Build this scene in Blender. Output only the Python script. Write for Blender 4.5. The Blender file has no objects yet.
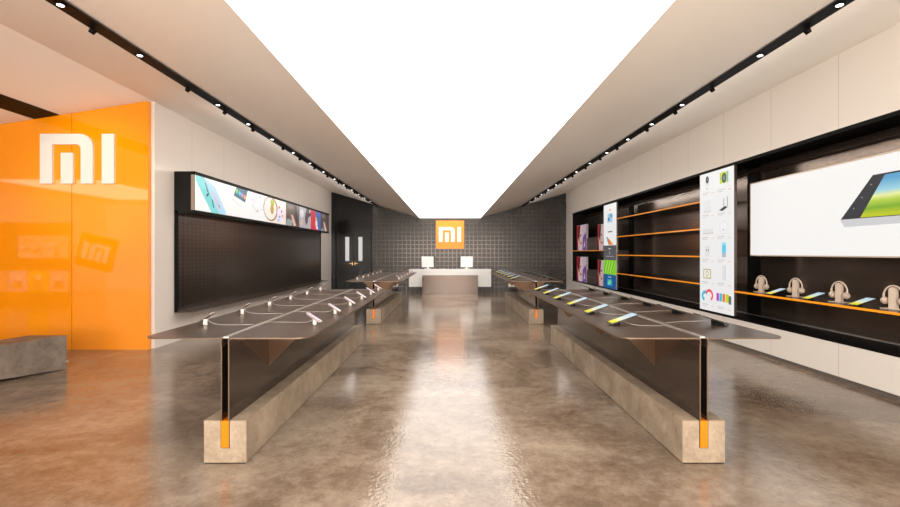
import bpy, bmesh, math, random
from mathutils import Vector, Matrix
random.seed(7)
C = bpy.context.scene.collection
S = bpy.context.scene

# ------------------------------------------------------------------ camera, world, exposure
cam_d = bpy.data.cameras.new('camera'); cam = bpy.data.objects.new('camera', cam_d); C.objects.link(cam)
cam.location = (0, 0, 1.5); cam.rotation_euler = (math.radians(90), 0, 0)
cam_d.sensor_width = 36; cam_d.lens = 18; cam_d.shift_y = -1.3/900; cam_d.clip_start = .05
S.camera = cam
w = bpy.data.worlds.new('world'); S.world = w; w.use_nodes = True
w.node_tree.nodes['Background'].inputs[0].default_value = (1.0, .93, .85, 1)
w.node_tree.nodes['Background'].inputs[1].default_value = 1.0
S.view_settings.view_transform = 'Standard'; S.view_settings.look = 'None'
S.view_settings.gamma = 1; S.view_settings.use_curve_mapping = False
S.view_settings.exposure = 0.0
PANEL_STRENGTH = 2.8      # the luminous stretch ceiling
HALL_STRENGTH = 3.2       # the ceiling light of the side hall

def area(name, loc, rot, sx, sy, e, col=(1, .92, .84)):
    d = bpy.data.lights.new(name, 'AREA'); d.shape = 'RECTANGLE'; d.size = sx; d.size_y = sy; d.energy = e; d.color = col
    o = bpy.data.objects.new(name, d); C.objects.link(o); o.location = loc; o.rotation_euler = [math.radians(a) for a in rot]; return o
area('ceiling_fill', (0, -4.3, 1.6), (143, 0, 0), 9.0, 3.0, 1750, (1, .92, .83))     # added unseen fill behind the camera, aimed up to brighten the ceiling
area('wall_washer_left', (-2.86, 11.5, 3.20), (0, 58, 0), .05, 11.5, 75)                  # lamps of the two ceiling tracks
area('wall_washer_right', (2.86, 9.0, 3.20), (0, -58, 0), .05, 16.5, 62)

# ------------------------------------------------------------------ materials
MATS = {}
def srgb(r, g, b):
    f = lambda c: (c/255/12.92) if c/255 <= .04045 else ((c/255+.055)/1.055)**2.4
    return (f(r), f(g), f(b))
def pbr(name, col, rough=.5, metal=0, coat=0, spec=.5, ior=1.45, emit=0, emitcol=None, coat_rough=.05):
    if name in MATS: return MATS[name]
    m = bpy.data.materials.new(name); m.use_nodes = True
    b = m.node_tree.nodes['Principled BSDF']
    b.inputs['Base Color'].default_value = (*col, 1)
    b.inputs['Roughness'].default_value = rough
    b.inputs['Metallic'].default_value = metal
    b.inputs['Coat Weight'].default_value = coat
    b.inputs['Coat Roughness'].default_value = coat_rough
    b.inputs['Specular IOR Level'].default_value = spec
    b.inputs['IOR'].default_value = ior
    if emit:
        b.inputs['Emission Color'].default_value = (*(emitcol or col), 1)
        b.inputs['Emission Strength'].default_value = emit
    MATS[name] = m
    return m
def nodes(m): return m.node_tree.nodes, m.node_tree.links, m.node_tree.nodes['Principled BSDF']
def math_node(n, l, op, a, b=None):
    k = n.new('ShaderNodeMath'); k.operation = op
    for i, v in enumerate((a, b)):
        if v is None: continue
        if isinstance(v, (int, float)): k.inputs[i].default_value = v
        else: l.new(v, k.inputs[i])
    return k.outputs[0]
def ramp(n, l, fac, stops):
    r = n.new('ShaderNodeValToRGB'); l.new(fac, r.inputs[0])
    el = r.color_ramp.elements
    el[0].position, el[0].color = stops[0][0], (*stops[0][1], 1)
    el[1].position, el[1].color = stops[-1][0], (*stops[-1][1], 1)
    for p, c in stops[1:-1]:
        e = el.new(p); e.color = (*c, 1)
    return r.outputs[0]
def noise(n, l, vec, scale, detail=6, rough=.6, dist=0):
    k = n.new('ShaderNodeTexNoise'); k.inputs['Scale'].default_value = scale; k.inputs['Detail'].default_value = detail
    k.inputs['Roughness'].default_value = rough; k.inputs['Distortion'].default_value = dist
    l.new(vec, k.inputs['Vector']); return k.outputs['Fac']
def mapping(n, l, sc=(1, 1, 1)):
    t = n.new('ShaderNodeTexCoord'); mp = n.new('ShaderNodeMapping'); mp.inputs['Scale'].default_value = sc
    l.new(t.outputs['Object'], mp.inputs['Vector']); return mp.outputs[0]
def mixc(n, l, fac, a, b, mode='MIX'):
    k = n.new('ShaderNodeMix'); k.data_type = 'RGBA'; k.blend_type = mode
    if isinstance(fac, (int, float)): k.inputs[0].default_value = fac
    else: l.new(fac, k.inputs[0])
    for i, v in ((6, a), (7, b)):
        if isinstance(v, tuple): k.inputs[i].default_value = (*v, 1)
        else: l.new(v, k.inputs[i])
    return k.outputs[2]
def bump(n, l, b, h, strength, dist):
    k = n.new('ShaderNodeBump'); k.inputs['Strength'].default_value = strength; k.inputs['Distance'].default_value = dist
    l.new(h, k.inputs['Height']); l.new(k.outputs[0], b.inputs['Normal'])

def mat_floor():
    m = pbr('polished_concrete', (.3, .24, .19), .2); n, l, b = nodes(m)
    v = mapping(n, l); vs = mapping(n, l, (.75, 1.0, 1))
    a = noise(n, l, vs, .8, 12, .62, .5); c = noise(n, l, v, 9, 12, .8, .2)
    f = math_node(n, l, 'ADD', math_node(n, l, 'MULTIPLY', a, .6), math_node(n, l, 'MULTIPLY', c, .4))
    col = ramp(n, l, f, [(.38, (.095, .063, .042)), (.46, (.160, .114, .080)), (.53, (.230, .175, .130)), (.62, (.32, .258, .196))])
    sp = noise(n, l, v, 11, 10, .85, .3)
    col = mixc(n, l, .85, col, ramp(n, l, sp, [(.33, (.36, .30, .26)), (.41, (1, 1, 1))]), 'MULTIPLY')
    l.new(col, b.inputs['Base Color'])
    r = ramp(n, l, noise(n, l, v, 3, 8, .7), [(.35, (.07, .07, .07)), (.7, (.15, .15, .15))])
    l.new(r, b.inputs['Roughness'])
    h = noise(n, l, v, 36, 2, .5); h2 = noise(n, l, v, 4, 3, .5)
    k1 = n.new('ShaderNodeBump'); k1.inputs['Strength'].default_value = .6; k1.inputs['Distance'].default_value = .003; l.new(h, k1.inputs['Height'])
    k2 = n.new('ShaderNodeBump'); k2.inputs['Strength'].default_value = .3; k2.inputs['Distance'].default_value = .006; l.new(h2, k2.inputs['Height'])
    l.new(k2.outputs[0], k1.inputs['Normal']); l.new(k1.outputs[0], b.inputs['Normal'])
    b.inputs['IOR'].default_value = 1.54
    return m
def mat_concrete(name, lo, hi, rough=.55):
    m = pbr(name, hi, rough); n, l, b = nodes(m); v = mapping(n, l, (1, 1, 1))
    a = noise(n, l, v, 3.2, 10, .65, .5); c = noise(n, l, v, 30, 6, .7)
    f = math_node(n, l, 'ADD', math_node(n, l, 'MULTIPLY', a, .7), math_node(n, l, 'MULTIPLY', c, .3))
    col = ramp(n, l, f, [(.36, lo), (.62, hi)])
    pit = ramp(n, l, noise(n, l, v, 60, 4, .6), [(.27, (.4, .38, .35)), (.33, (1, 1, 1))])
    l.new(mixc(n, l, .8, col, pit, 'MULTIPLY'), b.inputs['Base Color'])
    bump(n, l, b, c, .15, .004)
    return m
def mat_seamed(name, col, step, off, axis='Y', rough=.3, seam=(.45, .38, .32), width=.004, spec=.5):
    m = pbr(name, col, rough, spec=spec); n, l, b = nodes(m)
    t = n.new('ShaderNodeTexCoord'); s = n.new('ShaderNodeSeparateXYZ'); l.new(t.outputs['Object'], s.inputs[0])
    q = math_node(n, l, 'FRACT', math_node(n, l, 'DIVIDE', math_node(n, l, 'SUBTRACT', s.outputs[axis], off-50*step), step))
    k = math_node(n, l, 'LESS_THAN', q, width/step*2)
    l.new(mixc(n, l, k, col, tuple(c*s_ for c, s_ in zip(col, seam))), b.inputs['Base Color'])
    return m
def mat_bronze(name='brushed_bronze', col=(.085, .062, .05), rough=.28, dots=False, seams=None, metal=.75, coat=.3):
    m = pbr(name, col, rough, metal, coat=coat, coat_rough=.15); n, l, b = nodes(m)
    v = mapping(n, l, (3, 3, 60)); a = noise(n, l, v, 4, 6, .6)
    fine = noise(n, l, mapping(n, l), 160, 2, .5)
    base = ramp(n, l, math_node(n, l, 'ADD', math_node(n, l, 'MULTIPLY', a, .5), math_node(n, l, 'MULTIPLY', fine, .5)),
                [(.35, tuple(c*.7 for c in col)), (.65, tuple(c*1.35 for c in col))])
    t = n.new('ShaderNodeTexCoord'); s = n.new('ShaderNodeSeparateXYZ'); l.new(t.outputs['Object'], s.inputs[0])
    if dots:
        fy = math_node(n, l, 'SUBTRACT', math_node(n, l, 'FRACT', math_node(n, l, 'DIVIDE', s.outputs['Y'], .13)), .5)
        fz = math_node(n, l, 'SUBTRACT', math_node(n, l, 'FRACT', math_node(n, l, 'DIVIDE', s.outputs['Z'], .07)), .5)
        d = math_node(n, l, 'ADD', math_node(n, l, 'MULTIPLY', math_node(n, l, 'MULTIPLY', fy, fy), 3.45), math_node(n, l, 'MULTIPLY', fz, fz))
        base = mixc(n, l, math_node(n, l, 'LESS_THAN', d, .03), base, (.004, .003, .003))
    if seams:
        q = math_node(n, l, 'FRACT', math_node(n, l, 'DIVIDE', math_node(n, l, 'SUBTRACT', s.outputs['Y'], seams[1]-50*seams[0]), seams[0]))
        base = mixc(n, l, math_node(n, l, 'LESS_THAN', q, .007/seams[0]), base, (.004, .003, .003))
    l.new(base, b.inputs['Base Color'])
    bump(n, l, b, fine, .06, .002)
    return m

FLOOR = mat_floor()
PLINTH = mat_concrete('cast_concrete', (.19, .140, .098), (.40, .315, .228))
BENCH = mat_concrete('dark_concrete', (.085, .064, .050), (.21, .165, .13))
WALL = mat_seamed('cream_wall_panel', (.70, .64, .59), 1.13, 8.02, rough=.22, seam=(.7, .66, .62))
WALLR = mat_seamed('warm_wall_panel', (.72, .67, .62), 1.10, 7.42, rough=.28, seam=(.7, .66, .62))
CEIL = pbr('ceiling_paint', (.90, .85, .79), .5)
BLACK = pbr('black_satin', (.003, .003, .003), .5, spec=.12)
BLACKGLOSS = pbr('black_gloss', (.003, .003, .003), .22, spec=.3)
BRONZE = mat_bronze()
TABLE = mat_bronze('table_bronze', (.125, .086, .066), .36, metal=.8, coat=.15)
PLATE = mat_bronze('smooth_bronze', (.085, .060, .047), .14, metal=.85, coat=.6)
PEG = mat_bronze('perforated_bronze', (.085, .064, .052), .3, dots=True, seams=(1.04, 7.456), coat=.15)
NICHE = mat_bronze('niche_bronze', (.115, .084, .066), .2, seams=(1.13, 7.15))
GUSSET = pbr('copper_bronze', (.085, .045, .024), .3, .7)
EDGE = pbr('copper_edge', (.17, .115, .08), .35, .7)
SILVER = pbr('brushed_silver', (.60, .57, .54), .35, .9)
WHITE = pbr('white_gloss', (.85, .83, .80), .15, coat=.5)
OFFWHITE = pbr('off_white_plastic', (.78, .73, .68), .35)
CREAM = pbr('cream_plastic', (.56, .46, .38), .35)
CUSHION = pbr('cream_padding', (.50, .38, .29), .6)
ORANGE = pbr('orange_lacquer', (.68, .175, .003), .3)
ORANGEGLASS = pbr('orange_glass', (.87, .275, .002), .04, ior=1.65)
ORANGELIT = pbr('orange_backlit', (.9, .26, .006), .4, emit=.25, emitcol=(1.0, .30, .005))
CABLE = pbr('grey_cable', (.42, .39, .36), .4)
DARKGLASS = pbr('dark_glass', (.01, .01, .012), .06, coat=1)
GOLD = pbr('brass', (.75, .45, .22), .25, .9)
LENS = pbr('lamp_lens', (1, 1, 1), .3, emit=5)

# ------------------------------------------------------------------ mesh helpers
class MB:
    """collects shapes into ONE mesh; each shape may name its own material"""
    def __init__(s): s.v = []; s.f = []; s.m = []; s.mats = []
    def mi(s, m):
        if m not in s.mats: s.mats.append(m)
        return s.mats.index(m)
    def add(s, vs, fs, m):
        o = len(s.v); s.v += [tuple(v) for v in vs]; i = s.mi(m)
        for f in fs: s.f.append([o+k for k in f]); s.m.append(i)
        return s
    def box(s, x0, x1, y0, y1, z0, z1, m):
        vs = [(x, y, z) for x in (x0, x1) for y in (y0, y1) for z in (z0, z1)]
        return s.add(vs, [(0, 1, 3, 2), (4, 6, 7, 5), (0, 4, 5, 1), (2, 3, 7, 6), (0, 2, 6, 4), (1, 5, 7, 3)], m)
    def quad(s, a, b, c, d, m): return s.add([a, b, c, d], [(0, 1, 2, 3)], m)
    def prism(s, poly, fn, t0, t1, m, side=None):
        """poly in 2D, fn(u, v, t) -> 3D"""
        n = len(poly); vs = [fn(u, v, t0) for u, v in poly] + [fn(u, v, t1) for u, v in poly]
        s.add(vs, [tuple(range(n))[::-1], tuple(range(n, 2*n))], m)
        s.add(vs, [(i, (i+1) % n, n+(i+1) % n, n+i) for i in range(n)], side or m)
        return s
    def cyl(s, c, r, h, m, seg=16, axis='z', r2=None):
        r2 = r if r2 is None else r2; vs = []
        for k, (rr, t) in enumerate(((r, 0), (r2, h))):
            for i in range(seg):
                a = 2*math.pi*i/seg; p = (rr*math.cos(a), rr*math.sin(a))
                q = {'z': (p[0], p[1], t), 'x': (t, p[0], p[1]), 'y': (p[0], t, p[1])}[axis]
                vs.append((c[0]+q[0], c[1]+q[1], c[2]+q[2]))
        fs = [tuple(range(seg))[::-1], tuple(range(seg, 2*seg))] + [(i, (i+1) % seg, seg+(i+1) % seg, seg+i) for i in range(seg)]
        return s.add(vs, fs, m)
    def tube(s, pts, r, m, seg=6, flat=1.0):
        pts = [Vector(p) for p in pts]; vs = []; n = len(pts)
        for i, p in enumerate(pts):
            d = (pts[min(i+1, n-1)]-pts[max(i-1, 0)]).normalized()
            up = Vector((0, 0, 1)) if abs(d.z) < .95 else Vector((1, 0, 0))
            a = d.cross(up).normalized(); b = a.cross(d)
            for k in range(seg):
                t = 2*math.pi*k/seg; vs.append(p+a*math.cos(t)*r*flat+b*math.sin(t)*r)
        fs = [tuple(range(seg))[::-1], tuple(range((n-1)*seg, n*seg))]
        for i in range(n-1):
            for k in range(seg): fs.append((i*seg+k, i*seg+(k+1) % seg, (i+1)*seg+(k+1) % seg, (i+1)*seg+k))
        return s.add(vs, fs, m)
    def build(s, name, parent=None, bevel=0, smooth=False, org=None):
        me = bpy.data.meshes.new(name)
        org = Vector(org or (0, 0, 0))
        me.from_pydata([Vector(v)-org for v in s.v], [], s.f)
        for m in s.mats: me.materials.append(m)
        for p, i in zip(me.polygons, s.m): p.material_index = i
        bm = bmesh.new(); bm.from_mesh(me)
        bmesh.ops.recalc_face_normals(bm, faces=bm.faces)
        bm.to_mesh(me); bm.free()
        o = bpy.data.objects.new(name, me); C.objects.link(o); o.location = org
        if parent: o.parent = parent
        if smooth:
            for p in me.polygons: p.use_smooth = len(p.vertices) == 4
        if bevel:
            b = o.modifiers.new('bevel', 'BEVEL'); b.width = bevel; b.segments = 2; b.limit_method = 'ANGLE'
        return o
def tag(o, label, cat, group=None):
    o['label'] = label; o['category'] = cat
    if group: o['group'] = group
    return o
def struct(o): o['kind'] = 'structure'; return o
def thing(name, label, cat, loc=(0, 0, 0), rz=0, group=None):
    o = bpy.data.objects.new(name, None); C.objects.link(o); o.location = loc; o.rotation_euler = (0, 0, rz); o.empty_display_size = .1
    return tag(o, label, cat, group)
def copy_tree(o, parent=None):
    c = o.copy(); C.objects.link(c); c.parent = parent
    for ch in list(o.children): copy_tree(ch, c)
    return c
def arc(cx, cy, r, a0, a1, n=8):
    return [(cx+r*math.cos(math.radians(a0+(a1-a0)*i/n)), cy+r*math.sin(math.radians(a0+(a1-a0)*i/n))) for i in range(n+1)]
def mi_glyph():
    m = [(0, 0), (.242, 0), (.242, .788), (.70, .788)] + arc(.728, .698, .09, 90, 0, 5) + [(.818, 0), (1.06, 0)] + arc(.80, .74, .26, 0, 90, 8) + [(0, 1)]
    st = [(.417, 0), (.659, 0), (.659, .62), (.417, .62)]
    i = [(1.242, 0), (1.485, 0), (1.485, 1), (1.242, 1)]
    return [m, st, i]
def lit(rgb, e=.9):
    """light box film: gives off that colour"""
    c = srgb(*rgb); nm = 'lit_%d_%d_%d_%d' % (*rgb, int(e*100))
    return pbr(nm, tuple(x*.12 for x in c), .35, emit=e*.95, emitcol=c)
def printed(rgb):
    return pbr('print_%d_%d_%d' % rgb, srgb(*rgb), .4)
def lit_gradient(name, stops, axis, p0, p1, e=.9, wobble=0, glow=True):
    """gradient in the picture itself (object coordinates along one axis)"""
    if name in MATS: return MATS[name]
    m = pbr(name, (.5, .5, .5), .2); n, l, b = nodes(m)
    t = n.new('ShaderNodeTexCoord'); s = n.new('ShaderNodeSeparateXYZ'); l.new(t.outputs['Object'], s.inputs[0])
    f = math_node(n, l, 'DIVIDE', math_node(n, l, 'SUBTRACT', s.outputs[axis], p0), p1-p0)
    if wobble:
        nn = noise(n, l, t.outputs['Object'], 6, 5, .6)
        f = math_node(n, l, 'ADD', f, math_node(n, l, 'MULTIPLY', math_node(n, l, 'SUBTRACT', nn, .5), wobble))
    c = ramp(n, l, f, [(p, srgb(*q)) for p, q in stops])
    l.new(c, b.inputs['Base Color'])
    if glow:
        l.new(c, b.inputs['Emission Color']); b.inputs['Emission Strength'].default_value = e
        l.new(mixc(n, l, .88, c, (0, 0, 0)), b.inputs['Base Color'])
    return m

# ------------------------------------------------------------------ setting
YB = 17.5; YF = -4.5; XL = -4.6; XR = 4.51; ZP = 2.83; XP = 1.187; ZL = 3.84; ZR = 3.80; YO = 6.93
m = MB(); m.box(-14, 5.3, YF, YB, -.1, 0, FLOOR); struct(m.build('floor'))
# folded ceiling: two slopes rising from the light panel, then the side hall
m = MB()
def slab(a, b, y0, y1, mat, t=.1):
    m.prism([a, b, (b[0], b[1]+t), (a[0], a[1]+t)], lambda u, v, k: (u, k, v), y0, y1, mat)
slab((XL, ZL), (-XP, ZP), YF, YB, CEIL); slab((XP, ZP), (XR+.05, ZR+.015), YF, YB, CEIL)
slab((-7, 3.46), (XL, ZL), YF, YO+.3, CEIL); slab((-14, 3.46), (-7, 3.46), YF, YO+.3, CEIL)
struct(m.build('ceiling'))
PANEL = pbr('luminous_ceiling_film', (.9, .9, .9), .6, emit=PANEL_STRENGTH, emitcol=(1, .98, .955))
m = MB(); m.box(-XP, XP, YF, YB, ZP, ZP+.08, PANEL)
t = m.build('luminous_ceiling'); tag(t, 'long luminous white ceiling panel running down the middle of the shop', 'ceiling light')
HALL = pbr('hall_light_film', (.9, .9, .9), .6, emit=HALL_STRENGTH, emitcol=(1, .9, .78))
m = MB(); m.box(-12.2, -9.6, -2.7, 1.7, 3.43, 3.458, HALL)
t = m.build('hall_ceiling_light'); tag(t, 'square luminous panel in the ceiling of the side hall', 'ceiling light')

# left wall of the shop (starts behind the orange partition)
m = MB(); m.box(XL-.15, XL, YO+.08, YB, 0, ZL, WALL); struct(m.build('wall_left'))
# side hall far walls, out of frame
m = MB(); m.box(-14.1, -14, YF, YO+.3, 0, 3.6, CEIL); struct(m.build('wall_hall_side'))
# right wall: fascia, lower wall, niche lining
NT = 2.918; NB = .454; XN = 5.04; YN = 16.6
m = MB(); m.box(XR, XR+.6, YF, YB, NT, ZR+.02, WALLR); m.box(XR, XN+.07, YF, YB, .056, NB, WALLR)
m.box(XR, XN+.07, YN, YB, NB, NT, WALLR); m.box(XR, XN+.07, YF, -1.5, NB, NT, WALLR)
struct(m.build('wall_right'))
m = MB(); m.box(XR+.02, XR+.12, YF, YB, 0, .056, pbr('grey_base', (.12, .10, .085), .4)); struct(m.build('baseboard_right'))
m = MB()
m.box(XN, XN+.06, -1.5, YN, NB, NT, NICHE)                       # back lining
for p0 in (7.15, 12.2): m.box(XN-.012, XN, p0+.14, p0+.46, NB, NT, BLACK)
m.box(XR-.002, XN, -1.5, YN, NB-.012, NB+.006, BLACK); m.box(XR-.002, XN, -1.5, YN, NT-.006, NT+.012, BLACK)
m.box(XR-.004, XR+.03, -1.5, YN, NT-.035, NT, BLACK)
m.box(XN-.10, XN, -1.5, YN, NT-.12, NT-.06, BRONZE)
m.box(XN-.03, XN, -1.5, YN, NB+.006, NB+.016, SILVER)
m.box(XR+.01, XN, YN-.03, YN, NB, NT, BLACK)
struct(m.build('wall_niche_lining'))
# back wall: lattice of square dark tiles
TILE = pbr('dark_tile', (.008, .006, .005), .3)
GRID = pbr('tile_frame', (.048, .035, .028), .2, .7)
m = MB(); m.box(XL-.15, XR+.6, YB, YB+.1, 0, 3.95, TILE); struct(m.build('wall_back'))
m = MB(); st = .163
x = -3.0
while x < XR:
    m.box(x-.013, x+.013, YB-.035, YB, 0, 3.42 if abs(x) > 2 else 3.1, GRID); x += st
z = st
while z < 3.7:
    lim = XR if z < 3.0 else XR
    m.box(-3.0 if z < 3.4 else -3.0, lim, YB-.03, YB, z-.014, z+.014, GRID); z += st
struct(m.build('trim_1'))
# black door section of the back wall
m = MB(); m.box(XL, -3.02, YB-.06, YB, 0, 3.8, BLACKGLOSS)
for z in (2.32, 2.78): m.box(XL, -3.02, YB-.063, YB-.06, z-.006, z+.006, GRID)
m.box(-4.43, -4.40, YB-.075, YB-.06, 0, 2.32, BLACK); m.box(-3.07, -3.04, YB-.075, YB-.06, 0, 2.32, BLACK)
struct(m.build('wall_door_surround'))
FROST = pbr('frosted_pane', (.75, .77, .80), .3, emit=.12, emitcol=(.85, .9, 1))
for k, sx in enumerate((-1, 1)):
    cx = -3.72
    a, b_ = sorted((cx+sx*.01, cx+sx*.665))
    m = MB(); m.box(a, b_, YB-.09, YB-.062, .01, 2.31, BLACKGLOSS); d = struct(m.build('door_%d' % (k+1), bevel=.003))
    m = MB(); px = cx+sx*.255; m.box(px-.075, px+.075, YB-.096, YB-.088, 1.16, 2.09, FROST); m.build('vision_pane', d)
    m = MB(); hx = cx+sx*.05; m.box(hx-.01, hx+.01, YB-.115, YB-.09, .99, 1.14, GOLD); m.box(min(hx, hx+sx*.12), max(hx, hx+sx*.12), YB-.135, YB-.115, 1.055, 1.075, GOLD); m.build('door_handle', d)

# ------------------------------------------------------------------ orange glass partition with letters
og = thing('glass_partition', 'tall glossy orange glass wall at the left with white letters on it', 'wall partition', (-6.8, YO, 0))
def zc(x): return ZL+(x-XL)*(ZL-3.46)/2.4 if x > -7 else 3.46
for a, b_ in ((-4.65, -5.82), (-5.83, -7.0), (-7.01, -9.0), (-9.01, -11.0)):
    m = MB(); m.prism([(a, 0), (b_, 0), (b_, zc(b_)-.004), (a, zc(a)-.004)], lambda u, v, k: (u+6.8, k, v), 0, .07, ORANGEGLASS)
    m.build('glass_panel', og)
def letters(name, x0, z0, h, y, thick, mat, label, cat='sign', parent=None, flip=1):
    m = MB()
    for p in mi_glyph(): m.prism([(u*h*flip, v*h) for u, v in p], lambda u, v, k: (x0+u, k, z0+v), y, y+thick, mat)
    o = m.build(name, parent)
    if label: tag(o, label, cat)
    return o
letters('logo_letters', -6.285, 2.552, .763, YO-.035, .034, pbr('letter_white', (.68, .66, .63), .3), 'large white two-letter logo on the orange glass wall')

# back wall logo sign
sg = thing('logo_sign', 'square orange logo sign with white letters on the dark tiled back wall', 'sign', (0, YB-.1, 1.64))
m = MB(); m.box(-.545, .545, -.02, .064, 0, 1.08, ORANGELIT); m.build('sign_panel', sg, bevel=.006)
letters('sign_letters', -.43, .255, .575, -.05, .03, pbr('letter_lit', (.9, .9, .9), .3, emit=.12, emitcol=(1, 1, 1)), None, parent=sg)

# ------------------------------------------------------------------ concrete bench, lower left
bn = thing('bench', 'dark concrete block bench on the floor before the orange wall', 'bench', (-5.15, 5.45, 0))
pts = [(-4.92, 5.78), (-5.37, 5.78), (-5.62, 4.2), (-5.52, 4.2)]
m = MB()
top = [(-4.92, 5.78, .433), (-5.40, 5.78, .433), (-6.15, 3.0, .433), (-5.88, 3.0, .433)]
bot = [(-4.92, 5.78, .0), (-5.40, 5.78, .0), (-6.15, 3.0, .18), (-5.88, 3.0, .18)]
top = [Vector(v)-Vector((-5.15, 5.45, 0)) for v in top]; bot = [Vector(v)-Vector((-5.15, 5.45, 0)) for v in bot]
m.add(top+bot, [(0, 1, 2, 3), (7, 6, 5, 4), (0, 4, 5, 1), (1, 5, 6, 2), (2, 6, 7, 3), (3, 7, 4, 0)], BENCH); m.build('bench_block', bn, bevel=.004)
m = MB(); m.box(-.95, -.62, -2.4, -1.7, 0, .19, BLACK); m.build('bench_foot', bn)
m = MB(); m.cyl((.23, .31, .10), .012, .035, SILVER, axis='x'); m.build('bolt', bn)

# ------------------------------------------------------------------ black slot of the hall ceiling, tracks, spotlights
def zh(x): return zc(x)
m = MB(); m.prism([(-6.39, zh(-6.39)-.012), (-6.01, zh(-6.01)-.012), (-6.01, zh(-6.01)+.01), (-6.39, zh(-6.39)+.01)], lambda u, v, k: (u, k, v), YF+.1, YO-.02, BLACK)
t = m.build('ceiling_slot'); tag(t, 'wide black lighting slot in the hall ceiling above the orange wall', 'lighting track')
discs = [3.2, 4.02, 5.37, 6.18, 7.01, 7.95, 8.9, 9.85, 10.8, 11.75, 12.7, 13.65, 14.6, 15.6]
bumps = [2.6, 3.53, 4.81, 5.6, 6.4, 7.55, 8.4, 9.3, 10.3, 11.3, 12.2, 13.2, 14.2, 15.2]
ordn = ['first', 'second', 'third', 'fourth', 'fifth', 'sixth', 'seventh', 'eighth', 'ninth', 'tenth', 'eleventh', 'twelfth', 'thirteenth', 'fourteenth']
ZT = 3.262
disc0 = bump0 = None
for side, nm in ((-1, 'left'), (1, 'right')):
    xt = side*2.77
    m = MB(); m.prism([(side*2.708, ZT), (side*2.832, ZT), (side*2.832, ZT+.038), (side*2.708, ZT+.002)], lambda u, v, k: (u, k, v), .2, YB-.05, BLACK); t = m.build('light_track')
    tag(t, 'long black lighting track on the %s slope of the ceiling' % nm, 'lighting track')
    for k, y in enumerate(discs):
        if disc0 is None:
            r = disc0 = thing('downlight', '', 'spotlight')
            q = MB(); q.cyl((0, 0, -.006), .036, .006, BLACK, 20); q.build('housing', r, smooth=True)
            q = MB(); q.cyl((0, 0, -.008), .022, .004, LENS, 20); q.build('lens', r)
        else: r = copy_tree(disc0)
        r.location = (xt, y, ZT); r['group'] = 'lit downlights in the ceiling tracks'
        r['label'] = 'small lit round downlight, %s from front, %s ceiling track' % (ordn[k], nm)
    for k, y in enumerate(bumps):
        if bump0 is None:
            r = bump0 = thing('spotlight', '', 'spotlight')
            q = MB(); q.cyl((0, 0, -.03), .012, .03, BLACK, 10); q.build('bracket', r)
            q = MB(); q.cyl((0, 0, -.055), .020, .04, BLACK, 16, r2=.026); o = q.build('lamp_head', r, smooth=True); o.rotation_euler = (0, math.radians(35), 0); o.location = (0.02, 0, 0)
        else: r = copy_tree(bump0)
        r.location = (xt+side*.035, y, ZT); r.rotation_euler = (0, 0, 0 if side < 0 else math.pi); r['group'] = 'dark swivel spotlights below the ceiling tracks'
        r['label'] = 'small black swivel spotlight hanging under the %s track, %s from front' % (nm, ordn[k])
# a spot washing the orange wall, and lamps added above the aisle edges
def spot(loc, target, e, size=60, r=.04, col=(1, .86, .7), blend=.8):
    d = bpy.data.lights.new('spot_lamp', 'SPOT'); d.energy = e; d.spot_size = math.radians(size); d.spot_blend = blend; d.shadow_soft_size = r; d.color = col
    o = bpy.data.objects.new('spot_lamp', d); C.objects.link(o); o.location = loc
    o.rotation_euler = (Vector(target)-Vector(loc)).to_track_quat('-Z', 'Y').to_euler(); return o
spot((-4.9, 3.6, 3.6), (-5.45, YO, 2.6), 230, 42)
for k in range(11):                                   # added unseen lamps that give the tables crisp shadow edges on the aisle
    spot((1.14, 3.3+k, ZP-.03), (1.12, 3.3+k, 0), 26, 150, .2)
    spot((-1.10, 3.3+k, ZP-.03), (-1.08, 3.3+k, 0), 26, 150, .2)

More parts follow.
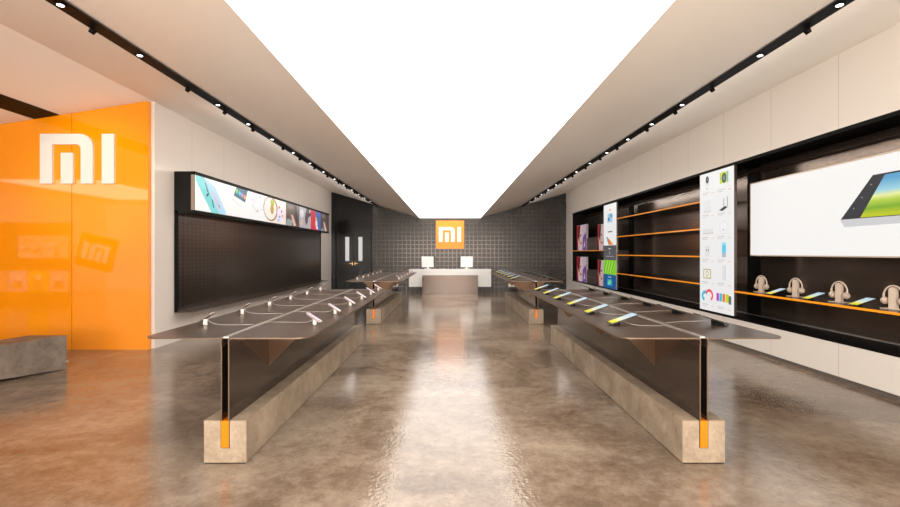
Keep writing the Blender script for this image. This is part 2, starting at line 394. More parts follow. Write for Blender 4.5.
# ------------------------------------------------------------------ display tables
ZTOP = .893; HW = .6; TL = 4.19; TH = .009
def rounded_top(side):
    """plan outline of one half of the table top, x from the gap outwards"""
    r = .11; i = .03; pts = [(i, 0)] + [(HW-r+r*math.sin(math.radians(a)), r-r*math.cos(math.radians(a))) for a in range(0, 91, 15)]
    pts += [(HW-r+r*math.cos(math.radians(a)), TL-r+r*math.sin(math.radians(a))) for a in range(0, 91, 15)] + [(i, TL)]
    return [(side*x, y) for x, y in pts]
def make_table():
    root = thing('display_table', '', 'display table')
    L3 = TL/3
    for k in range(3):
        g = .005
        m = MB(); prof = [(-.1505, .007), (.1505, .007), (.1505, .305), (.032, .305), (.032, .11), (-.032, .11), (-.032, .305), (-.1505, .305)]
        m.prism(prof, lambda u, v, t: (u, t, v), k*L3+g, (k+1)*L3-g, PLINTH); m.build('plinth_block', root)
    m = MB(); m.box(-.144, .144, .006, TL-.006, 0, .0068, BLACK); m.build('shadow_gap_base', root)
    m = MB(); m.box(-.0268, .0268, .001, TL-.001, .1145, .3045, ORANGE); m.box(-.0315, .0315, .004, TL-.004, .1105, .3035, BLACK); m.build('slot_insert', root)
    for s in (-1, 1):
        m = MB(); m.prism(rounded_top(s), lambda u, v, t: (u, v, t), ZTOP-TH, ZTOP, TABLE, EDGE)
        prof = [(s*(.022), ZTOP-.06), (s*.030, ZTOP-.06)] + [(s*(.045-.015*math.cos(math.radians(a))), ZTOP-TH-.015+.015*math.sin(math.radians(a))) for a in range(0, 91, 30)] + [(s*.03, ZTOP), (s*.022, ZTOP-.01)]
        m.prism(prof, lambda u, v, t: (u, t, v), 0, TL, TABLE, TABLE)
        m.build('tabletop', root)
        for k in range(3):
            m = MB(); a, b_ = sorted((s*.022, s*.030)); y0, y1 = k*L3+.003, (k+1)*L3-.003
            if k == 0:
                m.box(a, b_, y0+.003, y1, .306, ZTOP-.061, PLATE); m.box(a, b_, y0, y0+.003, .306, ZTOP-.061, EDGE)
            else: m.box(a, b_, y0, y1, .306, ZTOP-.061, PLATE)
            m.build('support_panel', root)
            m = MB(); yc = (k+.5)*L3
            m.prism([(s*.0305, ZTOP-TH-.001), (s*.39, ZTOP-TH-.001), (s*.0305, ZTOP-TH-.36)], lambda u, v, t: (u, t, v), yc-.004, yc+.004, GUSSET); m.build('gusset', root)
    m = MB(); m.box(-.019, .019, .02, TL-.02, ZTOP-.006, ZTOP+.005, SILVER)
    m.build('cable_rail', root)
    return root
cxL, cxR, yN, yFar = -1.595, 1.80, 3.187, 9.386
tabs = []
tb = make_table()
for k, (cx, y, nm, lb) in enumerate(((cxL, yN, 'near left', 'long bronze display table with small white phone stands, nearest on the left of the aisle'),
                                 (cxR, yN, 'near right', 'long bronze display table with yellow-screened tablets, nearest on the right of the aisle'),
                                 (cxL, yFar, 'far left', 'bronze display table with white phone stands, farther back by the black door'),
                                 (cxR, yFar, 'far right', 'bronze display table with yellow-screened tablets, farther back by the boxed goods'))):
    o = tb if k == 0 else copy_tree(tb)
    o.location = (cx, y, 0); o['label'] = lb; o['group'] = 'display tables along the aisle'; tabs.append((cx, y, nm))

def bez(p0, p1, p2, p3, n=12):
    out = []
    for i in range(n+1):
        t = i/n; a = (1-t)**3; b_ = 3*(1-t)**2*t; c = 3*(1-t)*t*t; d = t**3
        out.append(tuple(a*p0[j]+b_*p1[j]+c*p2[j]+d*p3[j] for j in range(3)))
    return out
# local frame of a device: +x points outwards (to the customer), origin on the table top
def rot(u, v, ang): return (u*math.cos(ang)-v*math.sin(ang), u*math.sin(ang)+v*math.cos(ang))
def plate(m, L, W, T, cx, cz, ang, mat, top, bez_=.006):
    """tilted slab: high end at -x (towards the rail)"""
    def f(u, v, t):
        a, b_ = rot(u, t, ang); return (cx+a, v, cz+b_)
    r = .012; P = []
    for sx, sy, a0 in ((1, 1, 0), (-1, 1, 90), (-1, -1, 180), (1, -1, 270)):
        P += [(sx*(L/2-r)+r*math.cos(math.radians(a0+q)), sy*(W/2-r)+r*math.sin(math.radians(a0+q))) for q in (0, 30, 60, 90)]
    m.prism(P, f, -T/2, T/2, mat)
    return f
PHONEWHITE = pbr('phone_white', (.82, .78, .78), .25, coat=.3)
PHONEBODY = pbr('phone_body', (.20, .15, .13), .25, .5)
SCRPINK = lit_gradient('phone_screen', [(0, (250, 240, 240)), (.5, (225, 190, 215)), (1, (190, 180, 215))], 'X', .07, -.07, .45)
def make_phone(cab):
    root = thing('display_phone', '', 'phone')
    m = MB(); m.cyl((0, 0, 0), .019, .003, OFFWHITE, 18); m.cyl((0, 0, .003), .0165, .043, OFFWHITE, 18); m.build('stand', root, smooth=True)
    ang = -math.radians(33)
    m = MB(); f = plate(m, .145, .072, .009, -.008, .058, ang, PHONEBODY, None); pb_ = m.build('phone_body', root)
    m = MB(); m.add([f(u, v, .0052) for u, v in ((-.06, -.032), (.06, -.032), (.06, .032), (-.06, .032))], [(0, 1, 2, 3)], SCRPINK); m.build('screen', pb_)
    m = MB(); m.tube(bez((-.015, 0, .045), (-.06, 0, .004), (-.10, -.10, .004), (-.43, -.07, .010), 16), .0018, CABLE); m.build('cable', root, smooth=True)
    return root
def tab_screen():
    return lit_gradient('tablet_screen', [(0, (225, 215, 20)), (.28, (240, 232, 70)), (.42, (238, 240, 205)), (.62, (205, 228, 232)), (1, (190, 218, 238))], 'X', .125, -.125, .85)
def make_tablet():
    root = thing('display_tablet', '', 'tablet')
    ang = -math.radians(19)
    m = MB(); m.prism([(.02, 0), (.095, 0), (.095, .008), (.02, .0335)], lambda u, v, t: (u, t, v), -.03, .03, BLACK); m.build('stand', root)
    m = MB(); f = plate(m, .25, .125, .008, 0, .046, ang, DARKGLASS, None); tb_ = m.build('tablet_body', root)
    m = MB(); m.add([f(u, v, .0048) for u, v in ((-.12, -.056), (.102, -.056), (.102, .056), (-.12, .056))], [(0, 1, 2, 3)], tab_screen()); m.build('screen', tb_)
    m = MB(); m.tube(bez((-.02, -.02, .026), (-.05, -.12, .008), (-.12, -.14, .006), (-.338, -.07, .004), 16), .0018, CABLE); m.build('cable', root, smooth=True)
    return root
ph0 = make_phone(0); tbl0 = make_tablet(); fp = ft = True
plc = ['at the front end', 'second from the front', 'third from the front', 'fourth from the front', 'fifth from the front', 'at the back end']
for cx, y0, nm in tabs:
    for s in (-1, 1):
        aisle = (s > 0) == (cx < 0)
        for k in range(6):
            y = y0+.593+.672*k
            if 'left' in nm:
                r = ph0 if fp else copy_tree(ph0); fp = False
                r.location = (cx+s*.46, y, ZTOP+.001)
                r['label'] = 'white phone on round stand, %s, %s side, %s table' % (plc[k], 'aisle' if aisle else 'wall', nm)
                r['group'] = 'phones on stands on the %s table' % nm
            else:
                r = tbl0 if ft else copy_tree(tbl0); ft = False
                r.location = (cx+s*(.36 if s < 0 else .39), y, ZTOP+.001)
                r['label'] = '%s, %s, %s side, %s table' % ('tablet with yellow screen' if aisle else 'tilted dark tablet', plc[k], 'aisle' if aisle else 'wall', nm)
                r['group'] = 'tilted tablets on the %s table' % nm
            r.rotation_euler = (0, 0, 0 if s > 0 else math.pi)
            if s < 0: r.scale = (1, -1, 1)

# ------------------------------------------------------------------ reception desk with two computers
dk = thing('reception_desk', 'white counter with bronze front standing before the tiled back wall', 'desk', (0, 16.15, 0))
m = MB(); m.box(-1.0, 1.0, 0, .35, 0, .67, mat_bronze('desk_bronze', (.070, .050, .040), .22, metal=.9)); m.build('front_box', dk, bevel=.004)
m = MB(); m.box(-1.495, 1.495, .2, .85, .242, .885, WHITE); m.build('counter', dk, bevel=.006)
for k, (x, rz, lb) in enumerate(((-.83, .22, 'white computer monitor seen from behind, at the left on the white counter'), (.62, -.12, 'white computer monitor seen from behind, at the right on the white counter'))):
    c = thing('computer_monitor', lb, 'monitor', (x, 16.7, .885), rz, 'monitors on the counter')
    m = MB(); m.box(-.12, .12, -.09, .09, 0, .012, SILVER); m.build('base', c, bevel=.003)
    m = MB(); m.prism([(-.03, .01), (.0, .01), (.03, .2), (.0, .2)], lambda u, v, t: (t, u-.02, v), -.035, .035, WHITE); m.build('neck', c)
    m = MB(); m.prism([(-.035, .06), (.0, .055), (.045, .45), (.02, .46)], lambda u, v, t: (t, u, v), -.225, .225, WHITE); db = m.build('display_back', c, bevel=.006)
    m = MB(); m.quad((-.21, .0022+.004, .075), (.21, .0022+.004, .075), (.21, .045, .44), (-.21, .045, .44), DARKGLASS); m.build('screen', db)

# ------------------------------------------------------------------ wall display case on the left wall
cs = thing('wall_display_case', 'black frame case on the left wall with perforated board and lit picture header', 'wall display', (XL, 7.5, 0))
def cb(m, x0, x1, y0, y1, z0, z1, mat): return m.box(x0-XL, x1-XL, y0-7.5, y1-7.5, z0, z1, mat)
X0, X1, YA, YZ = -4.598, -4.26, 7.5, 15.84
m = MB(); cb(m, X0, -4.56, YA+.02, YZ-.02, .52, 2.84, PEG); m.build('perforated_board', cs)
m = MB()
m.prism([(X0-XL, .49), (X1-XL, .50), (X1-XL, .512), (X0-XL, .53)], lambda u, v, t: (u, t, v), 0, YZ-7.5, BRONZE)
cb(m, X0, -4.54, YA, YA+.025, .49, 2.2, BLACK); cb(m, X0, -4.54, YZ-.025, YZ, .49, 2.2, BLACK)
m.build('frame', cs, bevel=.003)
m = MB(); cb(m, X0, X1-.012, YA, YZ, 2.16, 2.85, BLACKGLOSS); cb(m, X1-.012, X1, YA, YZ, 2.16, 2.205, BLACK); cb(m, X1-.012, X1+.01, YA, YZ, 2.795, 2.85, BLACK)
m.build('header_box', cs)
m = MB(); cb(m, X1-.012, X1-.002, YA, 7.455+.0, 2.205, 2.795, SILVER) if False else None
m.box(.285, .338, -.004, 0, 2.205, 2.795, pbr('tan_trim', (.36, .28, .22), .3, .6)); m.build('header_trim', cs)
def pic(name, parent, org, U, V, N, Wd, Hd, bg, shapes, thick=.006):
    """flat printed picture: bg + shapes (poly in 0..1 coords, material), built on org + u*U + v*V, facing N"""
    org, U, V, N = map(Vector, (org, U, V, N)); m = MB()
    def P(u, v, t): return org+U*(u*Wd)+V*(v*Hd)+N*t
    m.prism([(0, 0), (1, 0), (1, 1), (0, 1)], P, -thick, 0, bg)
    for k, (poly, mat) in enumerate(shapes):
        m.add([P(u, v, .0012+.0003*k) for u, v in poly], [tuple(range(len(poly)))], mat)
    return m.build(name, parent)
def ell(cx, cy, rx, ry, n=18, a0=0, a1=360):
    full = a1-a0 == 360
    return [(cx+rx*math.cos(math.radians(a0+(a1-a0)*i/(n if full else n-1))), cy+ry*math.sin(math.radians(a0+(a1-a0)*i/(n if full else n-1)))) for i in range(n)]
LW = lambda *c: lit(c, .95)
W_ = LW(244, 242, 240)
pics = [
 (W_, [([(0, 1), (.25, 1), (.75, 0), (.50, 0), (.02, .85)], LW(120, 214, 214)), ([(.25, 1), (.62, .80), (.98, .12), (1, 0), (.75, 0)], LW(178, 218, 240)), ([(.45, .70), (.62, .62), (.85, .15), (.70, .12)], LW(200, 200, 224)),
       ([(.28, .88), (.31, .86), (.40, .60), (.37, .58)], LW(40, 60, 90)), ([(.33, .52), (.42, .60), (.40, .50), (.34, .44)], LW(40, 60, 80)), ([(.50, .42), (.54, .38), (.58, .16), (.55, .16)], LW(50, 70, 100)), ([(.72, .30), (.78, .22), (.75, .20)], LW(70, 80, 110))]),
 (W_, [([(.28, .70), (.40, 1), (.88, 1), (.76, .55)], LW(16, 94, 116)), (ell(.42, .87, .05, .08), LW(120, 200, 60)), (ell(.53, .83, .05, .08), LW(60, 190, 220)), (ell(.63, .79, .05, .08), LW(150, 110, 200)), (ell(.74, .74, .05, .08), LW(245, 150, 40)), ([(.2, .55), (.6, .35), (.62, .38), (.22, .59)], LW(222, 222, 222))]),
 (W_, [([(0, 1), (.45, 1), (.2, .6), (0, .7)], LW(240, 222, 234)), (ell(.48, .9, .05, .06), LW(250, 200, 160)), ([(.05, .55), (.3, .25), (.34, .27), (.09, .57)], LW(215, 215, 222)), (ell(.68, .68, .03, .03), LW(120, 120, 130)), (ell(.33, .36, .03, .03), LW(110, 110, 120)), ([(.33, .3), (.9, .7), (.92, .68), (.36, .28)], LW(222, 222, 228))]),
 (LW(240, 226, 216), [(ell(.05, .55, .42, .5, 24), LW(176, 130, 96)), (ell(.02, .55, .36, .44, 24), LW(242, 232, 222)), (ell(.14, .82, .12, .15), LW(170, 180, 40)), (ell(.12, .55, .10, .2), LW(190, 150, 30)), (ell(.62, .4, .2, .34), LW(236, 222, 240)), (ell(.55, .7, .05, .06), LW(230, 80, 60)), (ell(.70, .55, .05, .05), LW(200, 60, 150)), (ell(.58, .3, .05, .05), LW(80, 160, 220)), (ell(.76, .36, .05, .05), LW(240, 150, 50)), (ell(.5, .14, .06, .05), LW(130, 190, 220))]),
 (LW(92, 78, 72), [([(0, 0), (.4, 0), (.5, .25), (.1, .3)], LW(150, 160, 160)), ([(.34, .52), (.5, .5), (.75, .05), (.55, .0)], LW(222, 180, 160)), ([(.62, 1), (.75, 1), (.85, .1), (.7, .3)], LW(52, 46, 50)), ([(.78, 1), (.9, 1), (.95, .2)], LW(120, 116, 120)), (ell(.3, .85, .2, .1), LW(120, 100, 92))]),
 (LW(178, 170, 176), [([(.45, .5), (.6, 1), (.85, 1), (.7, .3), (.55, .15)], LW(84, 72, 80)), ([(.0, .2), (.3, .5), (.25, .1)], LW(205, 180, 165)), ([(.7, .7), (1, .9), (1, .7), (.75, .55)], LW(60, 52, 56)), (ell(.2, .7, .16, .2), LW(214, 210, 214))]),
 (LW(206, 58, 74), [([(.45, 1), (.45, .6), (.7, .1), (.75, 0), (1, 0), (1, 1)], LW(82, 104, 170)), (ell(.55, .35, .12, .2), LW(226, 210, 190)), (ell(.5, .62, .08, .08), LW(210, 190, 70)), (ell(.62, .12, .1, .08), LW(240, 236, 226))]),
 (LW(84, 72, 70), [([(.3, .55), (.45, .5), (.7, .05), (.5, 0)], LW(222, 186, 168)), ([(.65, 1), (.8, 1), (.85, .1)], LW(50, 44, 48)), (ell(.3, .85, .2, .12), LW(128, 112, 104)), ([(0, 0), (.35, 0), (.3, .25)], LW(140, 146, 150))]),
]
pb = [7.512+1.041*k for k in range(9)]
for k, (bg, sh) in enumerate(pics):
    pic('picture_panel', cs, (X1+.004-XL, pb[k]+.004-7.5, 2.207), (0, 1, 0), (0, 0, 1), (1, 0, 0), 1.033, .586, bg, sh)

# ------------------------------------------------------------------ right wall: shelves, picture panels, big lit screen
def shelf(name, y0, y1, z, label, group=None):
    t = thing(name, label, 'shelf', (XR, (y0+y1)/2, z), 0, group); h = (y1-y0)/2
    m = MB(); m.box(.012, XN-XR-.002, -h, h, -.02, 0, BLACKGLOSS); m.build('shelf_board', t)
    m = MB(); m.box(-.004, .012, -h, h, -.024, .002, ORANGELIT2); m.build('edge_strip', t)
    return t
ORANGELIT2 = pbr('orange_edge', (.95, .34, .012), .3, .0, coat=.6, emit=.15, emitcol=(1, .30, .005))
sn = ['topmost', 'second from top', 'third from top', 'lowest']
for k, z in enumerate((2.415, 1.926, 1.432, .940)):
    shelf('wall_shelf', 8.125, 12.195, z, 'empty dark shelf with orange edge, %s of four in the middle bay' % sn[k], 'empty shelves in the middle bay')
shelf('wall_shelf', -1.4, 7.145, .888, 'long dark shelf with orange edge carrying the headphones, near right')
shelf('wall_shelf', 13.205, YN-.04, 1.56, 'short dark shelf with orange edge carrying cartons in the far bay')

P = lambda *c: lit(c, .9)
PW = P(240, 240, 240); TXT = P(205, 205, 208); TXR = P(240, 205, 185)
def poster(y_near, y_far, z0, z1, label, bg, shapes):
    t = thing('product_panel', label, 'display panel', (XR, (y_near+y_far)/2, z0))
    h = (y_far-y_near)/2
    m = MB(); m.box(.002, .05, -h, h, 0, z1-z0, BRONZE); m.build('panel_frame', t)
    # seen from the aisle, left is the far end
    pic('printed_face', t, (0, h, 0), (0, -1, 0), (0, 0, 1), (-1, 0, 0), 2*h, z1-z0, bg, shapes, .004)
    return t
sh = []
def cell(c, r): return (.04+.48*c, 1-(r+1)*.162)     # lower-left corner of a cell
for c in range(2):
    for r in range(6):
        x, y = cell(c, r)
        sh.append(([(x+.05, y+.012), (x+.25, y+.012), (x+.25, y+.018), (x+.05, y+.018)], TXT))
        sh.append(([(x+.05, y+.000), (x+.20, y+.000), (x+.20, y+.005), (x+.05, y+.005)], TXT))
        sh.append(([(x+.33, y+.004), (x+.42, y+.004), (x+.42, y+.010), (x+.33, y+.010)], TXR))
def R(x, y, w_, h_, m_): sh.append(([(x, y), (x+w_, y), (x+w_, y+h_), (x, y+h_)], m_))
def E(x, y, rx, ry, m_): sh.append((ell(x, y, rx, ry), m_))
x, y = cell(0, 0); R(x+.17, y+.065, .11, .05, P(225, 226, 230)); E(x+.22, y+.108, .05, .026, P(44, 46, 52)); E(x+.22, y+.110, .018, .010, P(110, 110, 118)); E(x+.22, y+.045, .02, .008, P(200, 200, 204))
x, y = cell(1, 0); R(x+.12, y+.055, .22, .075, P(196, 216, 30)); R(x+.32, y+.057, .035, .073, P(80, 190, 200)); E(x+.24, y+.09, .065, .034, P(60, 60, 50)); E(x+.24, y+.09, .035, .018, P(120, 122, 130)); E(x+.15, y+.09, .015, .009, P(60, 200, 190))
x, y = cell(0, 1); R(x+.12, y+.035, .22, .085, P(233, 233, 236)); R(x+.12, y+.035, .22, .008, P(214, 212, 214))
x, y = cell(1, 1); sh.append(([(x+.1, y+.035), (x+.2, y+.028), (x+.34, y+.050), (x+.26, y+.060)], P(50, 50, 56))); R(x+.23, y+.06, .012, .055, P(70, 70, 76)); R(x+.33, y+.055, .012, .065, P(70, 70, 76))
x, y = cell(0, 2); R(x+.09, y+.045, .32, .03, P(228, 228, 230)); R(x+.09, y+.040, .32, .006, P(196, 196, 198))
x, y = cell(1, 2); E(x+.23, y+.075, .11, .044, P(222, 222, 226)); E(x+.23, y+.075, .10, .040, P(242, 242, 243)); E(x+.23, y+.06, .03, .004, P(180, 180, 184))
x, y = cell(0, 3); R(x+.17, y+.04, .13, .075, P(226, 226, 230)); R(x+.19, y+.08, .03, .008, P(90, 90, 96)); R(x+.25, y+.08, .03, .008, P(90, 90, 96))
x, y = cell(1, 3); R(x+.19, y+.06, .11, .075, P(96, 206, 238)); R(x+.19, y+.035, .11, .03, P(180, 190, 200)); R(x+.19, y+.12, .11, .012, P(150, 226, 246))
x, y = cell(0, 4); R(x+.11, y+.040, .24, .07, P(190, 176, 134)); R(x+.135, y+.048, .19, .054, P(244, 242, 232)); E(x+.23, y+.075, .05, .022, P(196, 184, 146)); E(x+.23, y+.075, .03, .013, P(244, 242, 234))
x, y = cell(1, 4); R(x+.20, y+.04, .10, .10, P(228, 228, 230)); R(x+.28, y+.04, .02, .10, P(206, 206, 210))
x, y = cell(0, 5)
def ring(cx, cy, rx, ry, w0, a0, a1, m_):
    o = ell(cx, cy, rx, ry, 14, a0, a1); i = ell(cx, cy, rx-w0, ry-w0*.45, 14, a0, a1)[::-1]; sh.append((o+i, m_))
ring(x+.18, y+.075, .12, .040, .05, 60, 250, P(40, 186, 226)); ring(x+.30, y+.085, .12, .044, .045, -60, 170, P(240, 92, 110))
x, y = cell(1, 5)
for i, cc in enumerate(((196, 60, 200), (40, 200, 214), (240, 120, 40), (206, 214, 30))): R(x+.04+.085*i, y+.055, .07 if i < 3 else .09, .055, P(*cc))
R(x+.38, y+.045, .07, .055, P(110, 110, 116))
poster(7.15, 8.12, .485, 2.894, 'tall white panel with twelve product pictures, right of the empty shelves', PW, sh)
sh = []
R(0, .335, 1, .175, P(84, 84, 86)); R(0, .165, 1, .17, P(132, 204, 44)); R(0, 0, 1, .165, P(22, 86, 140))
for i in range(9): sh.append(([(.1*i, .17+.01*(i % 3)), (.1*i+.05, .17), (.1*i+.28, .33), (.1*i+.20, .33)] if i < 7 else [(.1*i, .2), (.1*i+.04, .2), (.99, .3), (.97, .3)], P(*((96, 180, 30), (168, 224, 84))[i % 2])))
R(.33, .78, .40, .11, P(170, 205, 230)); R(.36, .80, .15, .04, P(70, 130, 190)); R(.54, .84, .15, .035, P(80, 150, 200)); E(.52, .93, .07, .012, P(240, 150, 90)); R(.36, .665, .34, .012, P(70, 70, 74))
sh.append(([(.22, .61), (.30, .61), (.52, .52), (.40, .52)], P(60, 180, 200))); sh.append(([(.30, .62), (.5, .57), (.80, .52), (.45, .515)], P(232, 88, 44))); sh.append(([(.42, .59), (.62, .56), (.7, .515), (.55, .515)], P(240, 150, 40)))
E(.5, .47, .10, .008, P(190, 190, 192)); R(.2, .375, .6, .010, P(150, 150, 152)); R(.47, .40, .06, .04, P(150, 150, 152))
R(.32, .035, .38, .075, P(56, 150, 200)); E(.52, .075, .1, .025, P(120, 220, 90)); E(.42, .055, .07, .016, P(90, 220, 220)); R(.38, .13, .26, .01, P(180, 210, 230))
poster(12.2, 13.2, .478, 2.86, 'narrow tall picture panel, white above and green and blue below, by the cartons', PW, sh)

# big screen with a tablet picture
XS = 4.75
def w2(px, py):
    D = XS*450/(px-450); return (D, 1.5-(py-252.2)*D/450)
ws = thing('lit_screen', 'wide white backlit screen showing a tablet above the headphone shelf', 'screen', (XS, 5.3, 1.44))
m = MB(); m.box(.006, .06, 3.0-5.3, 7.118-5.3, 0, 1.145, OFFWHITE)
for a, b_, c, d in ((3.0, 3.015, 0, 1.145), (7.103, 7.118, 0, 1.145), (3.0, 7.118, 0, .015), (3.0, 7.118, 1.13, 1.145)): m.box(-.006, .008, a-5.3, b_-5.3, c, d, pbr('beige_frame', (.62, .50, .38), .35, .3))
m.build('screen_frame', ws)
y0, y1, z0, z1 = 3.016, 7.102, 1.456, 2.569
def q(px, py): D, z = w2(px, py); return ((y1-D)/(y1-y0), (z-z0)/(z1-z0))
def ln(a, b_, u):                                   # point on the line a-b at picture coordinate u
    k = (u-a[0])/(b_[0]-a[0]); return (u, a[1]+k*(b_[1]-a[1]))
ue = .80
tl, bl = q(873, 175), q(840.8, 219.8); tr_ = ln(tl, q(899, 170.2), ue); br_ = ln(bl, q(899, 215.4), ue-.03)
sl, sb = q(885, 174.5), q(860.4, 217.6)
wb0, wb1 = q(840.6, 221), q(844.5, 227.2); wr = ln(wb1, q(899, 223.2), ue-.02)
s1 = ln(sl, q(899, 172), ue-.055); s2 = ln(sb, q(899, 214.6), ue-.085)
GS = lit_gradient('landscape_picture', [(0, (190, 200, 30)), (.22, (120, 170, 30)), (.42, (178, 205, 60)), (.55, (225, 232, 150)), (.70, (150, 205, 220)), (1, (90, 160, 205))], 'Z', .48, .86, .9, .10)
shp = [([bl, wb0, wb1, wr, br_], P(208, 208, 211)), ([bl, tl, tr_, br_], P(46, 48, 54)), ([(a[0], a[1]) for a in (sb, sl, s1, s2)], GS)]
for f_ in (.25, .5, .78):
    c_ = (bl[0]+(tl[0]-bl[0])*f_+.018, bl[1]+(tl[1]-bl[1])*f_); shp.append((ell(c_[0], c_[1], .003, .009, 10), P(130, 130, 134)))
shadow_poly = [q(846, 230), q(842, 226), wr, (wr[0]-.02, wr[1]-.03)]
pic('screen_picture', ws, (0, y1-5.3, z0-1.44), (0, -1, 0), (0, 0, 1), (-1, 0, 0), y1-y0, z1-z0, lit((243, 242, 240), .95), shp, .004)

# ------------------------------------------------------------------ headphones and tablets on the near shelf
def make_headphones():
    r = thing('headphones_on_stand', '', 'headphones')
    m = MB(); m.box(-.05, .05, -.095, .095, 0, .009, CREAM); m.build('stand_base', r, bevel=.003)
    m = MB(); m.prism([(-.034, .009), (.034, .009), (.034, .20)]+arc(.0, .203, .034, 10, 170, 8)+[(-.034, .20)], lambda u, v, t: (t, u, v), -.02, .02, CREAM); m.build('stand_post', r, bevel=.002)
    m = MB(); pts = [(0.0, .092*math.cos(math.radians(a))*(1.0), .135+.118*math.sin(math.radians(a))) for a in range(-15, 196, 10)]
    m.tube(pts, .0075, CREAM, 8, 1.6); m.build('headband', r, smooth=True)
    for s in (-1, 1):
        m = MB(); m.cyl((0, s*.088, .09), .042, -s*.022, CREAM, 22, 'y', .038); m.cyl((0, s*.094, .09), .038, s*.012 if s < 0 else .012, CREAM, 22, 'y', .028)
        o = m.build('ear_cup', r, smooth=True)
        m = MB(); m.cyl((0, s*.066, .09), .036, -s*.014, CUSHION, 22, 'y', .026); m.build('ear_pad', o, smooth=True)
    return r
hp0 = make_headphones(); hy = [6.85, 6.17, 5.48, 4.81]; hn = ['farthest, beside the white product panel', 'second from the product panel', 'third from the product panel', 'nearest, largest in view']
for k, y in enumerate(hy):
    r = hp0 if k == 0 else copy_tree(hp0)
    r.location = (4.74, y, .889); r.rotation_euler = (0, 0, .20); r['group'] = 'headphones on stands on the near shelf'
    r['label'] = 'cream headphones on stand on near shelf, %s' % hn[k]
tn = ['farthest from the camera', 'middle one of three', 'nearest of three']
for k, y in enumerate((6.47, 5.80, 5.12)):
    r = copy_tree(tbl0)
    for ch in list(r.children):
        if ch.name.startswith('cable'): bpy.data.objects.remove(ch)
    r.location = (4.68, y, .889); r.rotation_euler = (0, 0, math.pi); r.scale = (1, -1, 1)
    r['label'] = 'yellow-screened tablet between headphones on near shelf, %s' % tn[k]; r['group'] = 'tablets on the near shelf'

# ------------------------------------------------------------------ cartons in the far bay
GREYBOX = pbr('light_card', (.55, .50, .48), .5); BROWNBOX = mat_concrete('brown_carton', (.035, .026, .024), (.12, .09, .08), .4)
def carton(kind, y0, y1, z0, z1, label, grp):
    t = thing(kind, label, 'box', (XR+.12, (y0+y1)/2, z0), 0, grp); h = (y1-y0)/2
    if kind == 'photo_carton':
        m = MB(); m.box(.004, .07, -h, h, 0, z1-z0, GREYBOX); m.build('carton_body', t, bevel=.003)
        q_ = lambda *c: lit(c, .5)  # card print given a glow of its own to keep its colours vivid
        pic('printed_front', t, (.002, h-.01, .01), (0, -1, 0), (0, 0, 1), (-1, 0, 0), 2*h-.02, z1-z0-.02, q_(196, 40, 48), [
            ([(.18, 0), (.62, 0), (.66, .55), (.60, 1), (.22, 1), (.12, .55)], q_(244, 214, 205)), ([(.22, 1), (.12, .55), (.30, .30), (.34, .62), (.42, 1)], q_(92, 30, 48)),
            ([(.36, .60), (.50, .64), (.52, .58), (.38, .55)], q_(70, 30, 50)), ([(.34, .30), (.46, .34), (.58, .28), (.46, .22)], q_(200, 60, 70)), ([(.62, 0), (1, 0), (1, .7), (.70, .55)], q_(126, 74, 176)),
            ([(.60, 1), (.66, .5), (1, .7), (1, 1)], q_(226, 196, 226)), ([(.74, .1), (.86, .4), (.92, .15)], q_(240, 226, 244)), ([(.0, .0), (.18, 0), (.14, .4)], q_(110, 40, 90))])
    else:
        m = MB(); m.box(0, .30, -h, h, 0, z1-z0, BROWNBOX)
        m.box(-.001, .301, -h, h, (z1-z0)*.48, (z1-z0)*.52, pbr('packing_tape', (.16, .12, .10), .3)); m.build('carton_body', t)
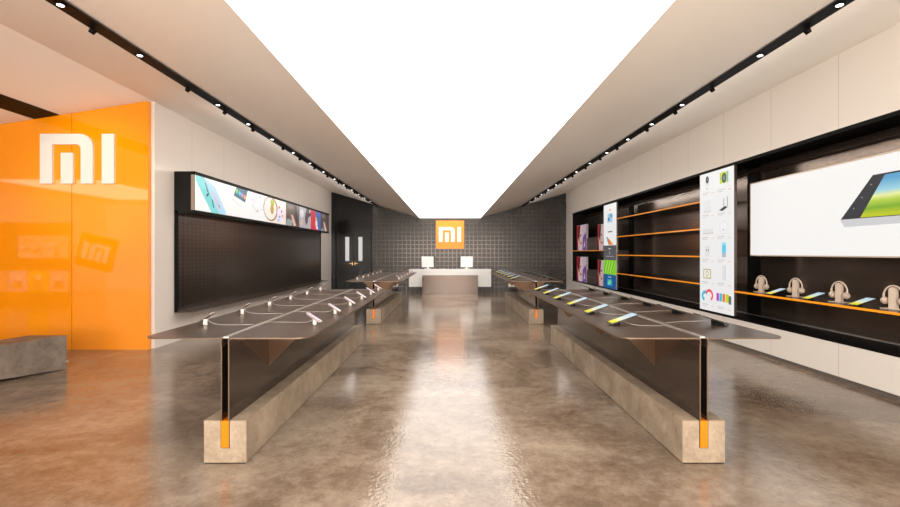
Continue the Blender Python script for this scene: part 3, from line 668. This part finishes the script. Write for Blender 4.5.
for z0, row, hs in ((1.561, 'on the orange-edged shelf', (.90, .42, .80)), (.461, 'on the niche floor', (.88, .46, .80))):
    carton('photo_carton', 15.3, 16.45, z0, z0+hs[0], 'tall portrait-print carton %s, next to the back wall' % row, 'cartons in the far bay')
    carton('brown_carton', 14.2, 15.2, z0, z0+hs[1], 'low brown carton %s, between portrait-print cartons' % row, 'cartons in the far bay')
    carton('photo_carton', 13.3, 14.12, z0, z0+hs[2], 'portrait-print carton %s, beside the green and blue panel' % row, 'cartons in the far bay')

# ------------------------------------------------------------------ the side hall behind the camera, mirrored in the orange glass
hb = thing('poster_board', 'wide board with lit posters in the side hall', 'display board', (-12.9, .3, 0))
m = MB(); m.box(-1.1, 1.45, -.12, 0, 0, 2.4, printed((150, 120, 100))); m.build('board', hb)
random.seed(3)
def collage(n, pal):
    out = []
    for i in range(n):
        u, v = random.uniform(.02, .9), random.uniform(.04, .85); a, b_ = random.uniform(.03, .12), random.uniform(.04, .16)
        out.append(([(u, v), (min(u+a, .99), v+.02), (min(u+a*.8, .98), min(v+b_, .98)), (u-.01, min(v+b_*.8, .97))], lit(random.choice(pal), 2.0)))
    return out
pic('lit_picture', hb, (1.4, .008, 1.33), (-1, 0, 0), (0, 0, 1), (0, 1, 0), 1.5, .66, lit((235, 205, 170), 1.6), collage(46, [(120, 90, 60), (250, 240, 225), (200, 150, 100), (80, 60, 50)]))
for i, cc in enumerate(((205, 190, 180), (250, 220, 60), (190, 170, 200), (220, 150, 130))):
    pic('lit_poster', hb, (1.4-.62*i, .008, .32), (-1, 0, 0), (0, 0, 1), (0, 1, 0), .56, .62, lit(cc, 1.6), [(ell(.5, .68, .13, .12), lit((235, 225, 215), 1.8)), ([(.2, .1), (.8, .1), (.72, .5), (.28, .5)], lit((150, 110, 80), 1.6))])
hs = thing('cube_sign', 'tilted orange sign with white letters in the side hall', 'sign', (-10.6, .4, 1.5)); hs.rotation_euler = (0, math.radians(14), 0)
m = MB(); m.box(-.55, .55, -.1, 0, -.5, .5, ORANGE); m.build('sign_panel', hs)
m = MB()
for p in mi_glyph(): m.prism([(.4-u*.53, v*.5-.25) for u, v in p], lambda u, v, k: (u, k, v), 0, .02, lit((255, 255, 255), 1.2))
m.build('sign_letters', hs)
